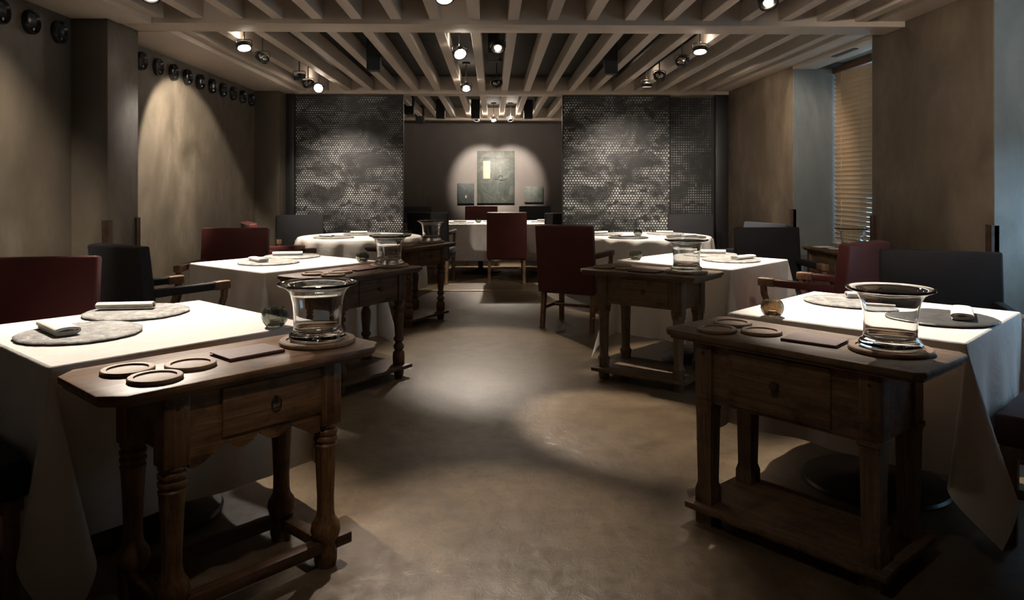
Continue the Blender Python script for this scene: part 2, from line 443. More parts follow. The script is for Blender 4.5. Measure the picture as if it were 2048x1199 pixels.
# ---- perforated screens
def screen(x0, x1, y, z0, z1, pitch, rad, label, square=False, bright=1.0, hexn=6):
    t = empty('perforated_screen', label, 'screen', ((x0+x1)/2, y, 0), 0)
    hw = (x1-x0)/2
    m = NT('screen_sheet'); m.base((.012, .012, .011)); m.rough(.45)
    obj('sheet', bx(-hw, hw, 0, .012, z0, z1), m.m, t)
    obj('edge_strip', bx(-hw-.006, -hw, -.012, .016, z0, z1), M_black, t); obj('edge_strip', bx(hw, hw+.006, -.012, .016, z0, z1), M_black, t)
    d = NT('patinated_discs')
    n1 = d.noise((1, 1, 1.6), 2.0, 6, .66, .9); n2 = d.noise((1, 1, 1.8), 6.0, 4, .55, 1.0)
    a = d.ramp(n1, [(.38, (.012, .013, .013)), (.47, (.10, .105, .105)), (.56, (.33, .34, .34)), (.66, (.62, .64, .63))])
    b = d.ramp(n2, [(.40, (.10, .10, .10)), (.47, (1, 1, 1))])
    c = d.mix(1, a, b, 'MULTIPLY')
    c = d.mix(1, c, (bright,)*3, 'MULTIPLY')
    d.base(c); d.rough(.5); d.b.inputs['Metallic'].default_value = .0
    bm = bmesh.new()
    row = 0; z = z0+pitch*.6
    dz = pitch if square else pitch*.866
    k = 4 if square else hexn
    while z < z1-rad:
        x = -hw+pitch*(.6 if (row % 2 == 0 or square) else 1.1)
        while x < hw-rad:
            vs = [bm.verts.new((x+rad*math.cos(2*PI*i/k+PI/4), -.004, z+rad*math.sin(2*PI*i/k+PI/4))) for i in range(k)]
            bm.faces.new(vs)
            x += pitch
        z += dz; row += 1
    # back row of verts gives each disc a little depth
    r = bmesh.ops.extrude_face_region(bm, geom=bm.faces[:])
    bmesh.ops.translate(bm, verts=[v for v in r['geom'] if isinstance(v, bmesh.types.BMVert)], vec=(0, .0038, 0))
    o = obj('discs', bm, d.m, t, smooth=0); o['kind'] = 'stuff'
screen(-2.50, -1.14, 9.42, 0.02, 2.475, .0315, .0102, 'tall perforated metal screen with patchy dots, left of the back doorway', bright=1.0)
screen(.885, 2.255, 9.40, 0.02, 2.475, .037, .0135, 'tall perforated metal screen with large dots, right of the back doorway', bright=1.0, hexn=8)
screen(2.275, 2.83, 9.44, .10, 2.455, .031, .011, 'narrow dark screen with fine square perforations in the right back corner', square=True, bright=.55)

# ---- blinds
def blind(y0, y1, label, tilt, n=38):
    t = empty('venetian_blind', label, 'blind', (3.42, (y0+y1)/2, 0), 0)
    h = (y1-y0)/2
    zt = 2.44
    obj('head_rail', bx(-.03, .03, -h, h, zt, zt+.055, .004), M_railw, t)
    def sl():
        bm = bmesh.new()
        pts = []
        for k in range(7):
            u = -1+2*k/6
            pts.append((u*.026, .004*(1-u*u)))
        for k in range(6, -1, -1):
            u = -1+2*k/6
            pts.append((u*.026, .004*(1-u*u)-.003))
        prism(bm, pts, 'y', -h+.004, h-.004)
        return bm
    me = cached(('bl', round(h, 3)), sl, 'slat', M_slatwood)
    for k in range(n):
        o = bpy.data.objects.new('slat', me); link(o, t)
        o.location = (0, 0, zt-.03-k*.0435); o.rotation_euler = (0, tilt+rnd.uniform(-.03, .03), rnd.uniform(-.0015, .0015))
    zb = zt-.03-n*.0435
    obj('bottom_rail', bx(-.026, .026, -h, h, zb-.01, zb+.008, .004), M_slatwood, t)
    for yy in (-h*.75, -h*.25, h*.25, h*.75):
        bm = bmesh.new()
        tube(bm, [(-.028, yy, zt), (-.028, yy, zb)], .0016, 6); tube(bm, [(.028, yy, zt), (.028, yy, zb)], .0016, 6)
        obj('ladder_cord', bm, M_cord, t)
blind(2.78, 4.34, 'unseen half raised blind added to curb daylight, near right window outside the picture', R(35), 20)  # out of view, added to hold back the daylight of this window
blind(5.80, 7.315, 'wooden venetian blind of brown slats in the right window niche', R(54))

# ---- ceiling lamps
def lamp(x, y, z, tgt, energy, cone, blend, g, label):
    t = empty('ceiling_spotlight', label, 'spotlight', (x, y, z), 0, 'spotlights between the ceiling slats')
    q = (Vector(tgt)-Vector((x, y, z))).to_track_quat('-Z', 'Y')
    # ceiling canister, stem, ring housing, reflector, lamp face
    obj('ceiling_cap', cached('cap', lambda: lat([(0, 0), (.045, 0), (.045, -.02), (0, -.02)], n=20), 'cap', M_black), None, t, loc=(0, 0, 2.70-z))
    bm = bmesh.new(); tube(bm, [(0, 0, .05), (0, 0, 2.685-z)], .006, 8); obj('stem', bm, M_black, t)
    bm = bmesh.new()
    tube(bm, [(-.062, 0, 0), (-.062, 0, .045), (-.04, 0, .055), (.04, 0, .055), (.062, 0, .045), (.062, 0, 0)], .004, 6)
    obj('yoke', bm, M_black, t)
    h = obj('ring_housing', cached('ring', lambda: lat([(.052, -.02), (.060, -.02), (.060, .012), (.050, .012)], n=28, close=True), 'ring', M_black), None, t)
    h.rotation_mode = 'QUATERNION'; h.rotation_quaternion = q
    rf = obj('reflector', cached('refl', lambda: lat([(.050, -.008), (.044, .008), (.030, .024), (.016, .032), (.0, .034)], n=28), 'refl', M_chrome), None, t)
    rf.rotation_mode = 'QUATERNION'; rf.rotation_quaternion = q
    fc = obj('lamp_face', cached(('face', g), lambda: lat([(0, -.012), (.030 if g < 25 else .040, -.010), (.032 if g < 25 else .042, -.004), (0, -.002)], n=24), 'face', M_glow[g]), None, t)
    fc.rotation_mode = 'QUATERNION'; fc.rotation_quaternion = q
    d = (Vector(tgt)-Vector((x, y, z))).normalized()
    spot('spot_light', Vector((x, y, z))+d*.03, tgt, energy, cone, blend)
    if g >= 12:     # light that leaks backwards out of the open reflector
        pl = bpy.data.lights.new('spill_light', 'POINT'); pl.energy = 7 if y > 11 else 1.8; pl.color = (1, .86, .72); pl.shadow_soft_size = .02
        po = bpy.data.objects.new('spill_light', pl); C.objects.link(po); po.location = Vector((x, y, z+.04))-d*.03
for L in LAMPS: lamp(*L)

# ---- black boxes in the slatted ceiling (speakers / downlights)
def cbox(x, y, z0, s, label, lit):
    t = empty('ceiling_box', label, 'light fitting', (x, y, z0), 0, 'black boxes between the ceiling slats')
    obj('box_body', cached(('cb', s, z0), lambda: bx(-s, s, -s, s, 0, 2.70-z0, .003, 1), 'body', M_blackm), None, t)
    if lit: obj('lens', cached(('cl', s), lambda: bx(-s*.9, s*.9, -s*.9, s*.9, -.004, 0), 'lens', M_black), None, t)
    else: obj('grille', cached(('cg', s), lambda: bx(-s*.9, s*.9, -s*.9, s*.9, -.004, 0), 'grille', M_blackm), None, t)
cbox(-1.11, 6.95, 2.40, .062, 'black box fitting left of centre in the main ceiling', False)
cbox(1.13, 7.10, 2.40, .062, 'black box fitting right of centre in the main ceiling', False)
cbox(.006, 6.72, 2.45, .05, 'small black box behind the central pair of lamps', False)
for x, y, l_ in ((-1.26, 11.2, 'leftmost box in the back room ceiling'), (-1.26, 12.8, 'lowest box at left in the back room ceiling'),
               (-.84, 11.9, 'second box row left in the back room ceiling'), (-.28, 11.9, 'box above the left small lamp in the back room'), (.566, 11.9, 'rightmost box in the back room ceiling')):
    cbox(x, y, 2.40, .07, 'black box fitting, '+l_, True)

# ---- art on the back wall
def art(name, u0, u1, z0, z1, mat, label, extra=None):
    y = 13.8
    t = empty(name, label, 'painting', ((u0+u1)/2, y, z0), 0)
    hw = (u1-u0)/2
    obj('canvas', bx(-hw, hw, -.045, -.001, 0, z1-z0, .006), mat, t)
    if extra:
        for (n, b, m) in extra: obj(n, b, m, t)
def paint(name, a, b, c, sc=3):
    m = NT(name); n = m.noise((1, 1, 1), sc, 9, .7, 1.5)
    n2 = m.noise((6, 1, .6), 3, 6, .7)
    col = m.ramp(n, [(.3, a), (.5, b), (.72, c)])
    col = m.mix(m.ramp(n2, [(.4, (0, 0, 0)), (.7, (.5,)*3)]), col, a)
    m.base(col); m.rough(.55); m.bump(n, .6, .02); return m.m
E_ = M_cream = simple('cream_patch', (.30, .25, .175), .7)
P1 = paint('teal_grey_canvas', (.014, .019, .017), (.038, .047, .041), (.13, .12, .085))
P2 = paint('dark_teal_canvas', (.012, .019, .019), (.03, .042, .040), (.07, .085, .08), 6)
P3 = paint('pale_teal_canvas', (.045, .06, .058), (.11, .125, .11), (.26, .245, .19), 4)
M_ink = simple('ink_black', (.02, .018, .014), .7)
bm = bmesh.new()
tube(bm, [(.04, -.047, .46), (.07, -.047, .52), (.13, -.047, .50), (.11, -.047, .44), (.16, -.047, .435), (.22, -.047, .46)], .006, 6)
tube(bm, [(.05, -.047, .44), (.10, -.047, .43), (.17, -.047, .435)], [.003, .012, .003], 6)
tube(bm, [(-.03, -.047, .445), (.04, -.047, .45)], .005, 6)
tube(bm, [(.05, -.047, .36), (.08, -.047, .375), (.11, -.047, .36)], .005, 6)
tube(bm, [(.06, -.047, .31), (.09, -.047, .325), (.10, -.047, .30)], .004, 6)
bm2 = bmesh.new(); box(bm2, -.235, -.105, -.049, -.044, .455, .785, .002)
bm3 = bmesh.new(); box(bm3, -.004, .002, -.0475, -.044, .06, .92); box(bm3, -.34, .34, -.0475, -.044, .835, .84)
art('painting', -.295, .400, .995, 1.965, P1, 'large dark teal canvas with cream strip, spotlit on the back wall',
    [('cream_strip', bm2, M_cream), ('brush_marks', bm, M_ink), ('seam_lines', bm3, M_ink)])
art('painting', -.655, -.35, .990, 1.365, P2, 'small dark upright canvas left of the large painting',
    [('pale_dab', bx(-.012, .012, -.048, -.044, .10, .15), M_cream)])
art('painting', .585, .93, 1.01, 1.30, P3, 'small pale landscape canvas right of the large painting')

# ================================================================== furniture
def st_frame(A, B):
    A = Vector(A); B = Vector(B); d = B-A
    return A, math.atan2(d.y, d.x), d.length
TURN = {
 'round': [(.0, 0), (.034, 0), (.040, .02), (.040, .05), (.034, .085), (.045, .10), (.052, .125), (.047, .15), (.034, .17), (.030, .19), (.029, .24), (.033, .33), (.037, .41), (.040, .425), (.034, .432), (.041, .442), (.041, .45), (.035, .457), (.041, .466), (.041, .475), (.034, .482), (.041, .492), (.038, .50), (0, .50)],
 'baluster': [(.0, 0), (.030, 0), (.036, .03), (.030, .07), (.040, .08), (.042, .13), (.040, .165), (.026, .18), (.036, .195), (.038, .21), (.028, .225), (.022, .235), (.034, .25), (.036, .262), (.026, .28), (.029, .32), (.034, .37), (.036, .41), (.031, .435), (.022, .45), (.036, .465), (.037, .48), (.026, .495), (.036, .51), (.036, .53), (0, .53)],
}
def service_table(A, B, W, style, wd, label, inset=.18, apron=.17, drawer=(.36, .74), ring=False, legw=.074, H=.75, chamf=.03, shelf_over=.03, group=None):
    A, ang, L = st_frame(A, B)
    t = empty('service_table', label, 'side table', (A.x, A.y, 0), ang, group)
    wx, wz = wd
    # top with cut corners and a moulded edge
    c = chamf
    out = [(c, 0), (L-c, 0), (L, c), (L, W-c), (L-c, W), (c, W), (0, W-c), (0, c)]
    bm = bmesh.new(); prism(bm, out, 'z', H-.024, H, .006)
    out2 = [(x+(-.012 if x > L/2 else .012), y+(-.012 if y > W/2 else .012)) for x, y in out]
    prism(bm, out2, 'z', H-.036, H-.023)
    obj('tabletop', bm, wx, t)
    y0, y1 = .035, W-.035
    x0, x1 = inset-legw/2, L-inset+legw/2
    h = legw
    zt = H-.036
    for k, (lx, ly) in enumerate(((x0, y0), (x1-h, y0), (x0, y1-h), (x1-h, y1-h))):
        bm = bmesh.new(); cx, cy = lx+h/2, ly+h/2
        if style in ('round', 'baluster'):
            zb = TURN[style][-1][1]-.002
            box(bm, lx, lx+h, ly, ly+h, zb, zt, .004)
            lathe(bm, TURN[style], n=24, cx=cx, cy=cy)
        else:
            n = 4 if style == 'square' else 8
            zb = .49
            box(bm, lx, lx+h, ly, ly+h, zb, zt, .004)
            s = 1/math.cos(PI/n)
            q = .6*h
            prof = [(0, 0), (.030*s, 0), (.034*s, .02), (.034*s, .11), (.040*s, .145), (.030*s, .16), (.027*s, .175), (.033*s, .44), (.036*s, .462), (.041*s, .468), (.041*s, .488), (.036*s, .494), (0, .494)]
            if n == 4:
                prof = [(0, 0), (.034*s, 0), (.036*s, .10), (.036*s, .135), (.029*s, .16), (.0335*s, .44), (.036*s, .468), (.041*s, .474), (.041*s, .490), (0, .494)]
            lathe(bm, prof, n=n, M=Matrix.Translation((cx, cy, 0)) @ Matrix.Rotation(PI/n, 4, 'Z'))
        o = obj('leg', bm, wz, t, smooth=25 if style in ('square', 'octagon') else 50)
    # aprons
    za = zt-apron
    def scallop(xa, xb):
        pts = [(xa, zt), (xa, za-.055)]
        n = 40; Lx = xb-xa
        for i in range(1, n):
            u = i/n; e = min(u, 1-u)*2
            dz = -.055*max(0, 1-e*3.2)**1.2 - .034*abs(math.sin(u*PI*4))**.8
            pts.append((xa+Lx*u, za+dz))
        pts += [(xb, za-.055), (xb, zt)]
        return pts
    bm = bmesh.new()
    if style == 'round': prism(bm, scallop(x0+h, x1-h), 'y', y0+.012, y0+.034)
    else: box(bm, x0+h, x1-h, y0+.012, y0+.034, za, zt, .002, 1)
    obj('front_apron', bm, wx, t, smooth=20)
    obj('back_apron', bx(x0+h, x1-h, y1-.034, y1-.012, za, zt, .002, 1), wx, t)
    obj('side_apron', bx(x0+.012, x0+.034, y0+h, y1-h, za, zt, .002, 1), wx, t)
    obj('side_apron', bx(x1-.034, x1-.012, y0+h, y1-h, za, zt, .002, 1), wx, t)
    # drawer
    a, b = drawer[0]*L, drawer[1]*L
    dr = obj('drawer', bx(a, b, y0+.004, y0+.0125, za+.012, zt-.012, .0025, 1), wx, t)
    xm, zm = (a+b)/2, (za+zt)/2+.01
    if ring:
        bm = bmesh.new(); torus(bm, .017, .0026, Matrix.Translation((xm, y0-.004, zm-.014)) @ Matrix.Rotation(PI/2, 4, 'X'))
        lathe(bm, [(0, .016), (.006, .014), (.006, 0), (0, 0)], n=10, M=Matrix.Translation((xm, y0+.006, zm+.004)) @ Matrix.Rotation(PI/2, 4, 'X'))
        o = obj('ring_pull', bm, M_black, dr)
    else:
        bm = lat([(0, .034), (.014, .032), (.018, .024), (.014, .014), (.008, .008), (.010, 0), (0, 0)], n=18, M=Matrix.Translation((xm, y0+.006, zm)) @ Matrix.Rotation(PI/2, 4, 'X'))
        o = obj('knob', bm, M_darkwood, dr)
    # pegs
    for px in (x0+h/2, x1-h/2):
        bm = lat([(0, .003), (.006, .002), (.006, -.004), (0, -.004)], n=10, M=Matrix.Translation((px, y0, zt-.04)) @ Matrix.Rotation(PI/2, 4, 'X'))
        obj('peg', bm, M_darkwood, t)
    # stretchers / shelf
    if style == 'round':
        for nm, q in (('stretcher', (x0-.01, x1+.055, y0+.012, y0+.062, .055, .095)), ('stretcher', (x0, x1, y1-.062, y1-.012, .055, .095)),
                  ('stretcher', (x0+.012, x0+.06, y0+.05, y1-.05, .05, .09)), ('stretcher', (x1-.06, x1-.012, y0+.05, y1-.05, .05, .09))):
            obj(nm, bx(*q, .006), W_dark[0], t)
    else:
        bm = bmesh.new(); e = shelf_over; j = random.Random(int(L*1000))
        pts = []
        for k in range(15): pts.append((x0-e+(x1-x0+2*e)*k/14, y0-e+j.uniform(-.004, .004)))
        for k in range(7): pts.append((x1+e+j.uniform(-.003, .003), y0-e+.02+(y1-y0+2*e-.04)*k/6))
        for k in range(15): pts.append((x1+e-(x1-x0+2*e)*k/14, y1+e))
        for k in range(7): pts.append((x0-e, y1+e-.02-(y1-y0+2*e-.04)*k/6))
        prism(bm, pts, 'z', .056, .082, .005)
        obj('shelf', bm, wx, t)
    return t, A, ang, L

def rolled_napkin():
    # cross-section: a flattened folded roll, extruded
    bm = bmesh.new(); pts = []
    n = 40; th = .0035
    def sec(u):   # spiral
        a = u*2*PI*1.6; r = 1-.28*u
        return (.024*r*math.cos(a), .0125*r*math.sin(a)+.0135)
    o = [sec(i/n) for i in range(n+1)]
    inn = []
    for i in range(n+1):
        x, z = o[i]; cx, cz = 0, .0135
        d = math.hypot(x-cx, z-cz); k = (d-th)/d
        inn.append((cx+(x-cx)*k, cz+(z-cz)*k))
    prism(bm, o+inn[::-1], 'y', -.095, .095)
    return bm
def folded_napkin():
    # flat soft roll: cloth folded round itself, one open edge inside
    bm = bmesh.new(); n = 44; th = .0062; o = []; inn = []
    for i in range(n+1):
        u = i/n; a = -2.2+u*2*PI*1.45; r = 1-.46*u
        ca, sa = math.cos(a), math.sin(a)
        p = Vector((.037*r*math.copysign(abs(ca)**.8, ca), .0118*r*math.copysign(abs(sa)**.75, sa)))
        k = (p.length-th)/p.length
        o.append((p.x, p.y+.0125)); inn.append((p.x*k, p.y*max(.1, 1-th/max(.004, abs(p.y)))+.0125 if abs(p.y) > .004 else p.y*k+.0125))
    prism(bm, o+inn[::-1], 'y', -.085, .085)
    return bm
def napkin(x, y, z, rz, label, roll=False, group='napkins on the slates', s=1):
    me = cached('nap%d' % roll, rolled_napkin if roll else folded_napkin, 'napkin', M_napkin)
    o = obj('napkin', me, None); o.location = (x, y, z); o.rotation_euler = (0, 0, rz); o.scale = (s, s, s)
    tag(o, label, 'napkin', group); return o
def slate_bm(seed):
    j = random.Random(seed); ph = [j.uniform(0, 6.3) for _ in range(6)]
    f = lambda a, z: 1+.012*math.sin(3*a+ph[0])+.008*math.sin(7*a+ph[1])+.006*math.sin(15*a+ph[2])+.005*math.sin(31*a+ph[3])
    return lat([(0, 0), (.205, 0), (.213, .004), (.216, .008), (.212, .011), (.207, .0125), (.15, .0122), (0, .0125)], n=96, rfun=f)
def slate(x, y, z, label, seed, mat=None, s=1):
    o = obj('slate_plate', slate_bm(seed), mat or M_slate); o.location = (x, y, z); o.scale = (s, s, 1)
    o.rotation_euler = (0, 0, seed*1.3)
    tag(o, label, 'plate', 'slate plates on the tables')
def coaster_bm():
    return lat([(0, 0), (.074, 0), (.078, .003), (.078, .010), (.075, .013), (.060, .013), (.058, .0075), (0, .0075)], n=40)
def tray_bm():
    return lat([(0, 0), (.132, 0), (.137, .004), (.137, .012), (.133, .016), (.112, .016), (.110, .011), (.088, .011), (.086, .0135), (.062, .0135), (.060, .010), (.042, .010), (.040, .013), (0, .013)], n=64)
def vase_bm():
    o = [(0, 0), (.098, 0), (.104, .006), (.103, .016), (.096, .024), (.088, .030), (.086, .05), (.0875, .09), (.0905, .13), (.097, .160), (.106, .178), (.120, .190), (.137, .196), (.1435, .200), (.1435, .205), (.137, .2065)]
    i = [(.124, .2015), (.112, .195), (.102, .184), (.093, .163), (.0868, .131), (.0838, .09), (.0822, .05), (.081, .034), (.070, .026), (.03, .024), (0, .024)]
    return lat(o+i, n=64)
def votive_bm():
    n = 48
    f = lambda a, z: 1-.11*max(0, 1-abs(((a*8/(2*PI)) % 1)-.5)*2*0-min((a*8/(2*PI)) % 1, 1-(a*8/(2*PI)) % 1)*8)
    o = [(0, 0), (.026, 0), (.034, .004), (.044, .018), (.049, .034), (.048, .048), (.043, .060), (.038, .068)]
    i = [(.0345, .068), (.040, .059), (.045, .048), (.046, .034), (.040, .019), (.032, .008), (0, .008)]
    return lat(o+i, n=96, rfun=f)
def menu_bm():
    bm = bmesh.new()
    box(bm, -.10, .10, -.07, .07, 0, .0035, .0012, 1)
    box(bm, -.10, .10, -.07, .07, .0075, .011, .0012, 1)
    prism(bm, [(-.07+.0055*math.cos(PI/2+PI*k/10)-.0, .0055+.0055*math.sin(PI/2+PI*k/10)) for k in range(11)], 'x', -.10, .10)
    return bm
def place_on(A, ang, u, v): 
    d = Vector((math.cos(ang), math.sin(ang))); b = Vector((-d.y, d.x)); return A+d*u+b*v
def dress(tb, where, pat=None, H=.75, menu=True, coasters=True):
    t, A, ang, L = tb
    pat = pat or dict(c=[(.165, .275), (.185, .118), (.328, .20)], m=(.54, .235), v=(.805, .212))
    if coasters:
        for (u, v), nm in zip(pat['c'], ('rear one', 'front one', 'right one')):
            p = place_on(A, ang, u, v)
            o = obj('coaster', cached('coaster', coaster_bm, 'coaster', M_coaster), None, loc=(p.x, p.y, H), rot=(0, 0, ang+.3*u))
            tag(o, 'round wooden coaster, %s of the trio on the %s' % (nm, where), 'coaster', 'wooden coasters on the service tables')
    if menu:
        p = place_on(A, ang, *pat['m'])
        o = obj('leather_menu', cached('menu', menu_bm, 'menu', M_leather), None, loc=(p.x, p.y, H), rot=(0, 0, ang+pat.get('mr', 0)))
        tag(o, 'burgundy leather folder lying on the %s' % where, 'menu')
    p = place_on(A, ang, *pat['v'])
    o = obj('round_tray', cached('tray', tray_bm, 'tray', M_coaster), None, loc=(p.x, p.y, H))
    tag(o, 'round wooden tray with grooved rings under the vase on the %s' % where, 'tray')
    o = obj('glass_vase', cached('vase', vase_bm, 'vase', M_glass, 60), None, loc=(p.x, p.y, H+.0165))
    tag(o, 'clear flared glass vase standing empty on the %s' % where, 'vase')

T1 = service_table((-1.05, 2.02), (-.385, 2.715), .44, 'round', W_amber, 'amber wooden service table with turned legs and scalloped apron, front left', ring=True, inset=.215, apron=.175, legw=.078, chamf=.06, drawer=(.37, .74))
T2 = service_table((.684, 2.995), (1.318, 2.238), .435, 'square', W_grey, 'worn grey brown service table with square tapered legs, front right', inset=.175, apron=.235, drawer=(.29, .69))
T3 = service_table((-1.03, 4.535), (-.485, 5.313), .46, 'baluster', W_dark, 'dark service table with turned legs and low shelf, left of the aisle', inset=.2, apron=.18, legw=.075)
T4 = service_table((.59, 5.127), (1.281, 4.584), .46, 'octagon', W_brown, 'brown service table with faceted legs and low shelf, right of the aisle', inset=.165, apron=.19)
T5 = service_table((-.836, 6.72), (-.361, 7.542), .44, 'baluster', W_dark, 'small dark service table with turned legs by the left round table', inset=.21, apron=.16, legw=.06)
T6 = service_table((2.96, 7.05), (2.96, 6.20), .36, 'square', W_grey, 'small wooden service table in the window niche', inset=.10, apron=.2)
dress(T1, 'front left service table')
dress(T2, 'front right service table', dict(c=[(.155, .277), (.186, .115), (.328, .205)], m=(.54, .215), v=(.79, .26), mr=.12))
dress(T3, 'left middle service table')
dress(T4, 'right middle service table', dict(c=[(.16, .318), (.12, .158), (.285, .172)], m=(.465, .12), v=(.70, .23)))
dress(T5, 'rear left service table', dict(c=[(.165, .275), (.185, .118), (.312, .19)], m=(.57, .235), v=(.785, .21)), coasters=False, menu=False)
p = place_on(T5[1], T5[2], .52, .12)
for k, (u, v) in enumerate(((.40, .30), (.42, .13), (.57, .20))):
    p = place_on(T5[1], T5[2], u-.18, v)
    o = obj('coaster', cached('coaster', coaster_bm, 'coaster', M_coaster), None, loc=(p.x, p.y, .75))
    tag(o, 'round wooden coaster on the rear left service table, %s' % ('at the back', 'at the front', 'nearest the vase')[k], 'coaster', 'wooden coasters on the service tables')
p = Vector((3.15, 6.42))
o = obj('glass_vase', MESH['vase'], None, loc=(p.x, p.y, .75)); tag(o, 'clear flared glass vase in front of the window blind', 'vase')
for k, (x, y, r_, l_) in enumerate(((3.10, 6.86, .1, 'left one'), (3.14, 6.66, -.2, 'right one'))):
    o = obj('paper_sheet', bx(-.08, .08, -.06, .06, 0, .004), M_paper, loc=(x, y, .75), rot=(0, 0, r_))
    tag(o, 'white folded card on the niche table, %s' % l_, 'paper')

# ---- tablecloths
def petal(psi, A_, W_):
    kap = PI/2/R(52)
    r = math.cos(kap*psi)
    return A_*r*math.cos(psi), W_*r*math.sin(psi)*1.75
def square_cloth(cx, cy, a, ang, drop, seed, zt=.76, b=None, flaps=None):
    b = b or a; j = random.Random(seed)
    hx, hy = a/2, b/2
    flaps = flaps or [(.26, .25)]*4
    base = []   # (bx,by, dirfun, len)
    cs = [(hx, -hy), (hx, hy), (-hx, hy), (-hx, -hy)]   # right-front ... counter-clockwise
    prev = [(-hx, -hy), (hx, -hy), (hx, hy), (-hx, hy)]
    nrm = [(0, -1), (1, 0), (0, 1), (-1, 0)]
    P_ = []
    for s in range(4):
        p0 = Vector(prev[s]); p1 = Vector(cs[s]); n = Vector(nrm[s]); L = (p1-p0).length
        N = 36; ph = j.uniform(0, 6); k1 = j.choice((1.5, 2, 2.5)); am = j.uniform(.010, .022)
        for i in range(N+1):
            u = i/N; e = math.sin(PI*u)**.7 if 0 < u < 1 else 0
            wv = am*e*(math.sin(2*PI*k1*u+ph)+.5*math.sin(2*PI*k1*2.3*u+ph*2))+.012*e
            P_.append((p0.lerp(p1, u), n, wv, None, drop, 0))
        # corner flap
        o_ = (n+Vector(nrm[(s+1) % 4])).normalized(); l_ = Vector((-o_.y, o_.x))  # l_ points to next side
        A_, W_ = flaps[s][:2]; G_ = flaps[s][2] if len(flaps[s]) > 2 else 1
        lean = flaps[s][3] if len(flaps[s]) > 3 else j.uniform(-.05, .05)
        M_ = 34
        for i in range(1, M_):
            q = i/M_; phi = q*PI/2
            psi = R(52)*(2*q-1)
            oo, ll = petal(psi, A_, W_)
            d3 = Vector((o_.x*oo+l_.x*(ll+lean*oo*2), o_.y*oo+l_.y*(ll+lean*oo*2), -1)).normalized()
            ln = drop*(1+(1/max(math.cos(phi), math.sin(phi))-1)*G_)
            P_.append((p1, o_*.6+n*(1-q)*.4+Vector(nrm[(s+1) % 4])*q*.4, 0, d3, ln, q))
    T_ = 16; rad = .010
    bm = bmesh.new(); rings = []
    for k in range(T_+1):
        row = []
        for (p, n, wv, d3, ln, q) in P_:
            if k == 0: v = Vector((p.x, p.y, zt))
            elif k == 1: v = Vector((p.x, p.y, zt))+Vector((n.x, n.y, 0))*rad*.7+Vector((0, 0, -rad*.3))
            elif k == 2: v = Vector((p.x, p.y, zt))+Vector((n.x, n.y, 0))*rad+Vector((0, 0, -rad*1.2))
            else:
                t = ((k-2)/(T_-2)); s0 = Vector((p.x, p.y, zt))+Vector((n.x, n.y, 0))*rad+Vector((0, 0, -rad))
                if d3 is None:
                    v = s0+Vector((n.x*wv*t**.8, n.y*wv*t**.8, -(ln-rad)*t))
                    # blend to flap neck: pull the side outward a little near corners
                else:
                    v = s0+d3*(ln-rad)*t
                    bend = -.05*t*(1-t)
                    v += Vector((d3.x, d3.y, 0))*bend
                nz = noise.noise(Vector((v.x*4+seed, v.y*4, v.z*2.2)))*.006*min(1, t*3)
                v += Vector((n.x*nz, n.y*nz, 0))
                v.z = max(v.z, .004+.002*q)
            row.append(bm.verts.new(v))
        rings.append(row)
    n = len(P_)
    for k in range(T_):
        for i in range(n):
            q = (rings[k][i], rings[k][(i+1) % n], rings[k+1][(i+1) % n], rings[k+1][i])
            bm.faces.new(q)
    G = 24
    g = [[bm.verts.new((-hx+a*i/G, -hy+b*jj/G, zt+.0006)) for i in range(G+1)] for jj in range(G+1)]
    for jj in range(G):
        for i in range(G): bm.faces.new((g[jj][i], g[jj][i+1], g[jj+1][i+1], g[jj+1][i]))
    bmesh.ops.remove_doubles(bm, verts=bm.verts, dist=.0002)
    me = bpy.data.meshes.new('tablecloth'); 
    bmesh.ops.recalc_face_normals(bm, faces=bm.faces)
    bm.to_mesh(me); bm.free(); me.materials.append(M_cloth)
    me.polygons.foreach_set('use_smooth', [True]*len(me.polygons))
    me.set_sharp_from_angle(angle=R(80))
    o = bpy.data.objects.new('tablecloth', me); C.objects.link(o)
    o.location = (cx, cy, 0); o.rotation_euler = (0, 0, ang)
    return o
def round_cloth(cx, cy, r, drop, seed, zt=.76, nf=15):
    j = random.Random(seed); ph = [j.uniform(0, 6.3) for _ in range(4)]
    bm = bmesh.new(); n = 220; T_ = 16; rings = []
    for k in range(T_+1):
        row = []
        for i in range(n):
            a = 2*PI*i/n
            if k == 0: rr, z = r-.012, zt
            elif k == 1: rr, z = r-.002, zt-.004
            else:
                t = (k-1)/(T_-1)
                fold = math.sin(nf*a+ph[0]+.6*math.sin(2*a+ph[1]))
                fold = (1-abs(fold)**.8)*(-1)*.0+fold
                rr = r+.004+t**.42*(.026+.034*fold+.010*math.sin(2.0*nf*a+ph[2]))+t*(.010*fold)
                z = zt-.006-(drop-.006)*t*(1-.02*fold)+.02*math.sin(4*a+ph[3])*t*t
            row.append(bm.verts.new((rr*math.cos(a), rr*math.sin(a), z)))
        rings.append(row)
    for k in range(T_):
        for i in range(n): bm.faces.new((rings[k][i], rings[k][(i+1) % n], rings[k+1][(i+1) % n], rings[k+1][i]))
    c = bm.verts.new((0, 0, zt+.0005))
    for i in range(n): bm.faces.new((c, rings[0][i], rings[0][(i+1) % n]))
    o = obj('tablecloth', bm, M_cloth, smooth=80, loc=(cx, cy, 0))
    return o
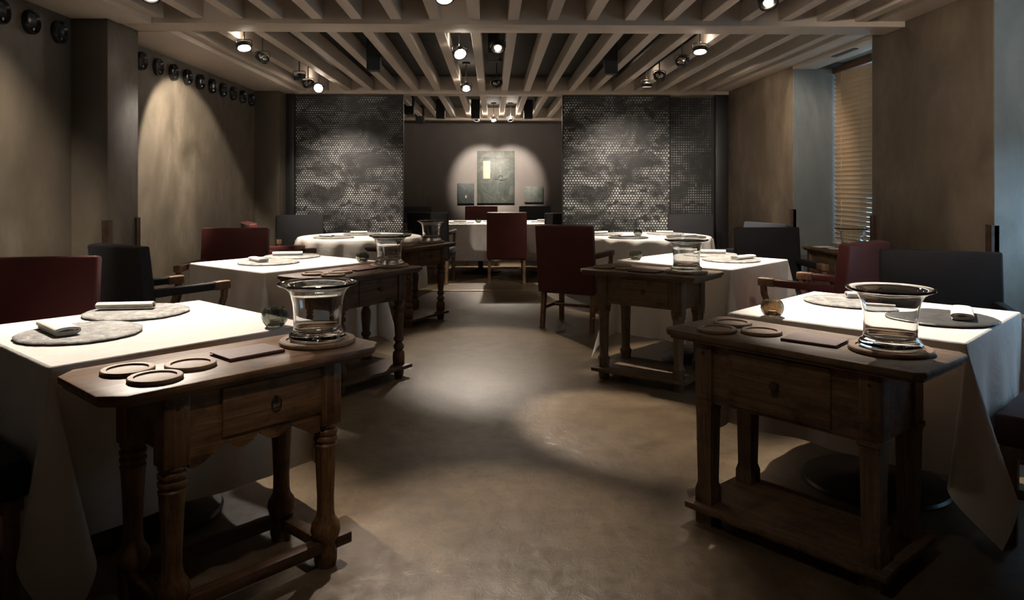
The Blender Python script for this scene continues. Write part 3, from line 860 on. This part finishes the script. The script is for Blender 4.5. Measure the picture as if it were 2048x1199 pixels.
def pedestal_table(cx, cy, ang, label, a=.9, b=None, rnd_=False, group='dining tables under white cloths'):
    b = b or a
    t = empty('dining_table', label, 'table', (cx, cy, 0), ang, group)
    if rnd_: obj('tabletop', lat([(0, .725), (a-.03, .725), (a-.02, .73), (a-.02, .752), (0, .752)], n=64), W_dark[0], t)
    else: obj('tabletop', bx(-a/2+.006, a/2-.006, -b/2+.006, b/2-.006, .725, .755, .003), W_dark[0], t)
    posts = [(0, 0)] if max(a, b) < 1.5 else [(-.55, 0), (.55, 0)]
    for px, py in posts:
        bm = bmesh.new(); tube(bm, [(px, py, .02), (px, py, .725)], .038, 20); obj('pedestal', bm, M_black, t)
        obj('base_disc', lat([(0, 0), (.30, 0), (.31, .006), (.30, .016), (.10, .034), (.05, .05), (0, .05)], n=48, cx=px, cy=py), M_basem, t)
M_basem = simple('dark_steel_base', (.05, .052, .048), .32, .8)
def dining(cx, cy, a, ang, drop, seed, where, flaps=None):
    pedestal_table(cx, cy, ang, 'square pedestal table mostly hidden under its cloth, %s' % where, a)
    tag(square_cloth(cx, cy, a, ang, drop, seed, flaps=flaps), 'white linen cloth draped over the square table, %s' % where, 'tablecloth', 'white tablecloths')
dining(-1.42, 3.03, .95, R(48), .56, 1, 'front left', [(.10, .15, .1), (.20, .2), (.2, .2), (.15, .37, 1, .45)])
dining(-1.545, 5.545, .95, R(50), .56, 2, 'second on the left')
dining(1.605, 5.625, .92, R(45), .55, 3, 'second on the right')
dining(1.712, 3.278, .92, R(44), .49, 4, 'front right', [(.3, .25), (.20, .22), (.26, .28, .5), (.20, .42, 1, .15)])
for cx, cy, r_, s_, wh in ((-1.48, 8.30, .68, 5, 'by the left screen'), (1.74, 8.30, .70, 6, 'by the right screen')):
    pedestal_table(cx, cy, 0, 'round pedestal table hidden under its cloth, %s' % wh, r_, rnd_=True)
    tag(round_cloth(cx, cy, r_, .55, s_), 'white linen cloth in loose folds on the round table, %s' % wh, 'tablecloth', 'white tablecloths')
pedestal_table(.36, 11.4, 0, 'long table in the back room under its cloth', 2.15, 1.25)
tag(square_cloth(.36, 11.4, 2.15, 0, .53, 9, b=1.25, flaps=[(.22, .18)]*4), 'white linen cloth over the long table in the back room', 'tablecloth', 'white tablecloths')

# ---- place settings
ZC = .7612
def setting(x, y, seed, rz, where, roll=False, nx=None, ny=None, mat=None, s=1, ns=1):
    slate(x, y, ZC, 'round rough slate plate, '+where, seed, mat, s)
    napkin(nx if nx is not None else x-.06, ny if ny is not None else y, ZC+.013, rz, ('rolled' if roll else 'folded')+' cream napkin on the slate, '+where, roll, s=ns)
setting(-1.575, 2.87, 1, R(45), 'nearest on the front left table', False, -1.66, 2.86, ns=1.45)
setting(-1.58, 3.33, 2, R(-83), 'farther one on the front left table', True, -1.65, 3.37, ns=1.25)
setting(-1.64, 5.46, 3, R(38), 'nearer one on the second left table', False, -1.72, 5.46, ns=1.25)
setting(-1.59, 5.91, 4, R(-80), 'farther one on the second left table', True, -1.63, 5.92, ns=1.2)
setting(-1.72, 8.05, 5, R(60), 'nearer one on the left round table', False, -1.80, 8.05)
setting(-1.52, 8.60, 6, R(-80), 'farther one on the left round table', True, -1.55, 8.60)
setting(1.80, 5.55, 7, R(-55), 'nearer one on the second right table', False, 1.89, 5.55, ns=1.25)
setting(1.76, 5.98, 8, R(80), 'farther one on the second right table', True, 1.78, 6.00, ns=1.2)
setting(1.74, 3.55, 9, R(80), 'farther one on the front right table', True, 1.86, 3.60, ns=1.2)
setting(1.90, 3.10, 10, R(-32), 'nearer one on the front right table', False, 1.985, 3.09, mat=M_slated, ns=1.4)
setting(1.46, 7.95, 11, R(-70), 'front left one on the right round table', False, 1.44, 7.95, mat=M_slated)
setting(1.28, 8.50, 12, R(-60), 'rear left one on the right round table', True, 1.24, 8.52)
setting(2.0, 8.55, 13, R(80), 'rear right one on the right round table', True, 2.0, 8.58)
setting(2.10, 8.02, 14, R(-60), 'front right one on the right round table', False, 2.14, 8.03, mat=M_slated)
setting(-.50, 11.2, 15, R(85), 'left end of the back room table', True, -.5, 11.2)
setting(.05, 11.65, 16, R(90), 'middle of the back room table', True, .1, 11.7)
setting(.80, 11.5, 17, R(90), 'right part of the back room table', True, .78, 11.5)
def votive(x, y, z, mat, label, s=1):
    t = empty('votive_holder', label, 'candle holder', (x, y, z), rnd.uniform(0, 1), 'votive glasses on the tables')
    t.scale = (s, s, s)
    obj('glass_cup', cached(('vot', mat.name), votive_bm, 'cup', mat, 50), None, t)
    obj('tea_light', cached('wax', lambda: lat([(0, .0095), (.019, .0095), (.019, .024), (.015, .025), (0, .0245)], n=24), 'wax', M_wax), None, t)
votive(-.88, 3.01, ZC, M_smoke, 'ribbed smoked glass votive on the front left table', 1.08)
votive(-.97, 5.53, ZC, M_smoke, 'ribbed smoked glass votive on the second left table')
votive(1.09, 5.63, ZC, M_smoke, 'ribbed smoked glass votive on the second right table')
votive(1.215, 3.19, ZC, M_bronzeg, 'ribbed bronze glass votive on the front right table')
votive(-.945, 8.2, ZC, M_smoke, 'smoked glass votive on the left round table')
votive(1.62, 8.24, ZC, M_smoke, 'smoked glass votive on the right round table')
votive(-.22, 11.2, ZC, M_smoke, 'smoked glass votive on the back room table')

# ---- chairs
def chair(bx_, by_, fx, fy, kind, label, width=.56, arms=True, H=.97):
    """(bx_,by_) centre of the back panel, (fx,fy) facing."""
    f = Vector((fx, fy)).normalized(); rz = math.atan2(f.y, f.x)-PI/2
    cx, cy = bx_+f.x*.27, by_+f.y*.27
    mat = {'red': M_red, 'char': M_char, 'blue_lit': M_bluelit}[kind]
    t = empty('dining_chair', label, 'chair', (cx, cy, 0), rz, 'upholstered dining chairs')
    h = width/2
    def back():
        M = Matrix.Translation((0, -.235, .36)) @ Matrix.Rotation(R(7), 4, 'X') @ Matrix.Translation((0, 0, -.36))
        return bx(-h, h, -.045, .035, .34, H, .014, 3, M=M)
    obj('backrest', cached(('cb', kind, h, H), back, 'backrest', mat), None, t)
    obj('seat', cached(('cs', kind, h), lambda: bx(-h+.005, h-.005, -.20, .27, .36, .475, .022, 4), 'seat', mat), None, t)
    obj('seat_rail', cached(('cr', h), lambda: bx(-h+.02, h-.02, -.21, .25, .32, .362, .004), 'rail', M_armwood), None, t)
    def fleg():
        bm = bmesh.new(); prism(bm, [(-.022, 0), (.018, 0), (.022, .36), (-.022, .36)], 'y', -.022, .022, .003); return bm
    def rleg():
        bm = bmesh.new(); prism(bm, [(-.075, 0), (-.037, 0), (.012, .30), (.012, .36), (-.035, .36), (-.04, .28)], 'x', -.02, .02, .003); return bm
    for s in (-1, 1):
        obj('leg', cached('fleg', fleg, 'leg', M_armwood), None, t, loc=(s*(h-.035), .215, 0))
        obj('leg', cached('rleg', rleg, 'leg', M_armwood), None, t, loc=(s*(h-.035), -.20, 0))
        obj('side_stretcher', cached('sst', lambda: bx(-.012, .012, -.215, .20, .17, .20, .003), 'st', M_armwood), None, t, loc=(s*(h-.035), 0, 0))
        if arms:
            # upholstered arm, wooden grip, curved support
            a = obj('armrest', cached(('arm', kind), lambda: bx(-.028, .028, -.245, .17, .655, .705, .012, 3), 'arm', mat), None, t, loc=(s*(h-.028), 0, 0))
            obj('wooden_grip', cached('grip', lambda: bx(-.029, .029, .166, .285, .652, .707, .009, 3), 'grip', M_armwood), None, a)
            def sup():
                bm = bmesh.new()
                c = [(.255, .66), (.250, .60), (.225, .54), (.205, .48), (.205, .40), (.21, .33)]
                w_ = .017
                pts = [(y-w_, z) for y, z in c]+[(y+w_, z) for y, z in c[::-1]]
                prism(bm, pts, 'x', -.018, .018, .004); return bm
            obj('arm_support', cached('sup', sup, 'sup', M_armwood), None, t, loc=(s*(h-.028), 0, 0))
    obj('cross_stretcher', cached(('cst', h), lambda: bx(-h+.05, h-.05, -.012, .012, .172, .198, .003), 'st', M_armwood), None, t)
    return t
chair(-2.305, 3.80, .18, -1, 'red', 'burgundy armchair at the left edge behind the front left table', arms=False)
chair(-2.26, 4.60, .56, .83, 'char', 'charcoal armchair with wooden arm grips, back turned, between the left tables')
chair(-2.20, 6.36, 0, -1, 'red', 'burgundy armchair facing forward behind the second left table')
chair(-2.36, 7.35, .9, .45, 'red', 'burgundy chair hidden behind the burgundy armchair, left wall')
chair(-2.36, 9.12, .3, -1, 'char', 'dark chair in front of the left screen by the round table')
chair(2.45, 9.12, -.3, -1, 'char', 'dark chair in front of the narrow screen, right')
chair(2.36, 6.30, 0, -1, 'char', 'charcoal armchair facing forward behind the second right table')
chair(2.62, 7.10, -.9, -.4, 'blue_lit', 'grey chair top with blue window light in its colour, behind the charcoal armchair, right')
chair(2.35, 4.70, -.62, .78, 'red', 'burgundy armchair with wooden arm grips between the right tables')
chair(2.47, 4.03, -.40, -.92, 'char', 'charcoal armchair behind the front right table by the pier', width=.60)
chair(2.44, 2.52, -.68, .73, 'red', 'burgundy chair seat at the right edge beside the front right table', arms=False)
chair(-2.0, 2.13, .67, .74, 'char', 'dark chair seat at the lower left edge', arms=False)
chair(.67, 6.78, .47, .88, 'red', 'burgundy armchair seen from behind, right of the aisle')
chair(.185, 9.98, 0, 1, 'red', 'burgundy armchair seen from behind at the back room table', width=.54)
chair(-.87, 10.0, .15, 1, 'char', 'black armchair seen from behind, left at the back room table')
chair(.93, 9.72, -.15, 1, 'char', 'black armchair seen from behind, right at the back room table', width=.52)
chair(-.20, 12.75, 0, -1, 'red', 'burgundy chair on the far side of the back room table')
chair(.72, 12.72, 0, -1, 'char', 'grey chair on the far side of the back room table, right', width=.54)
chair(-1.32, 12.6, .3, -1, 'char', 'dark chair on the far side of the back room table, left')
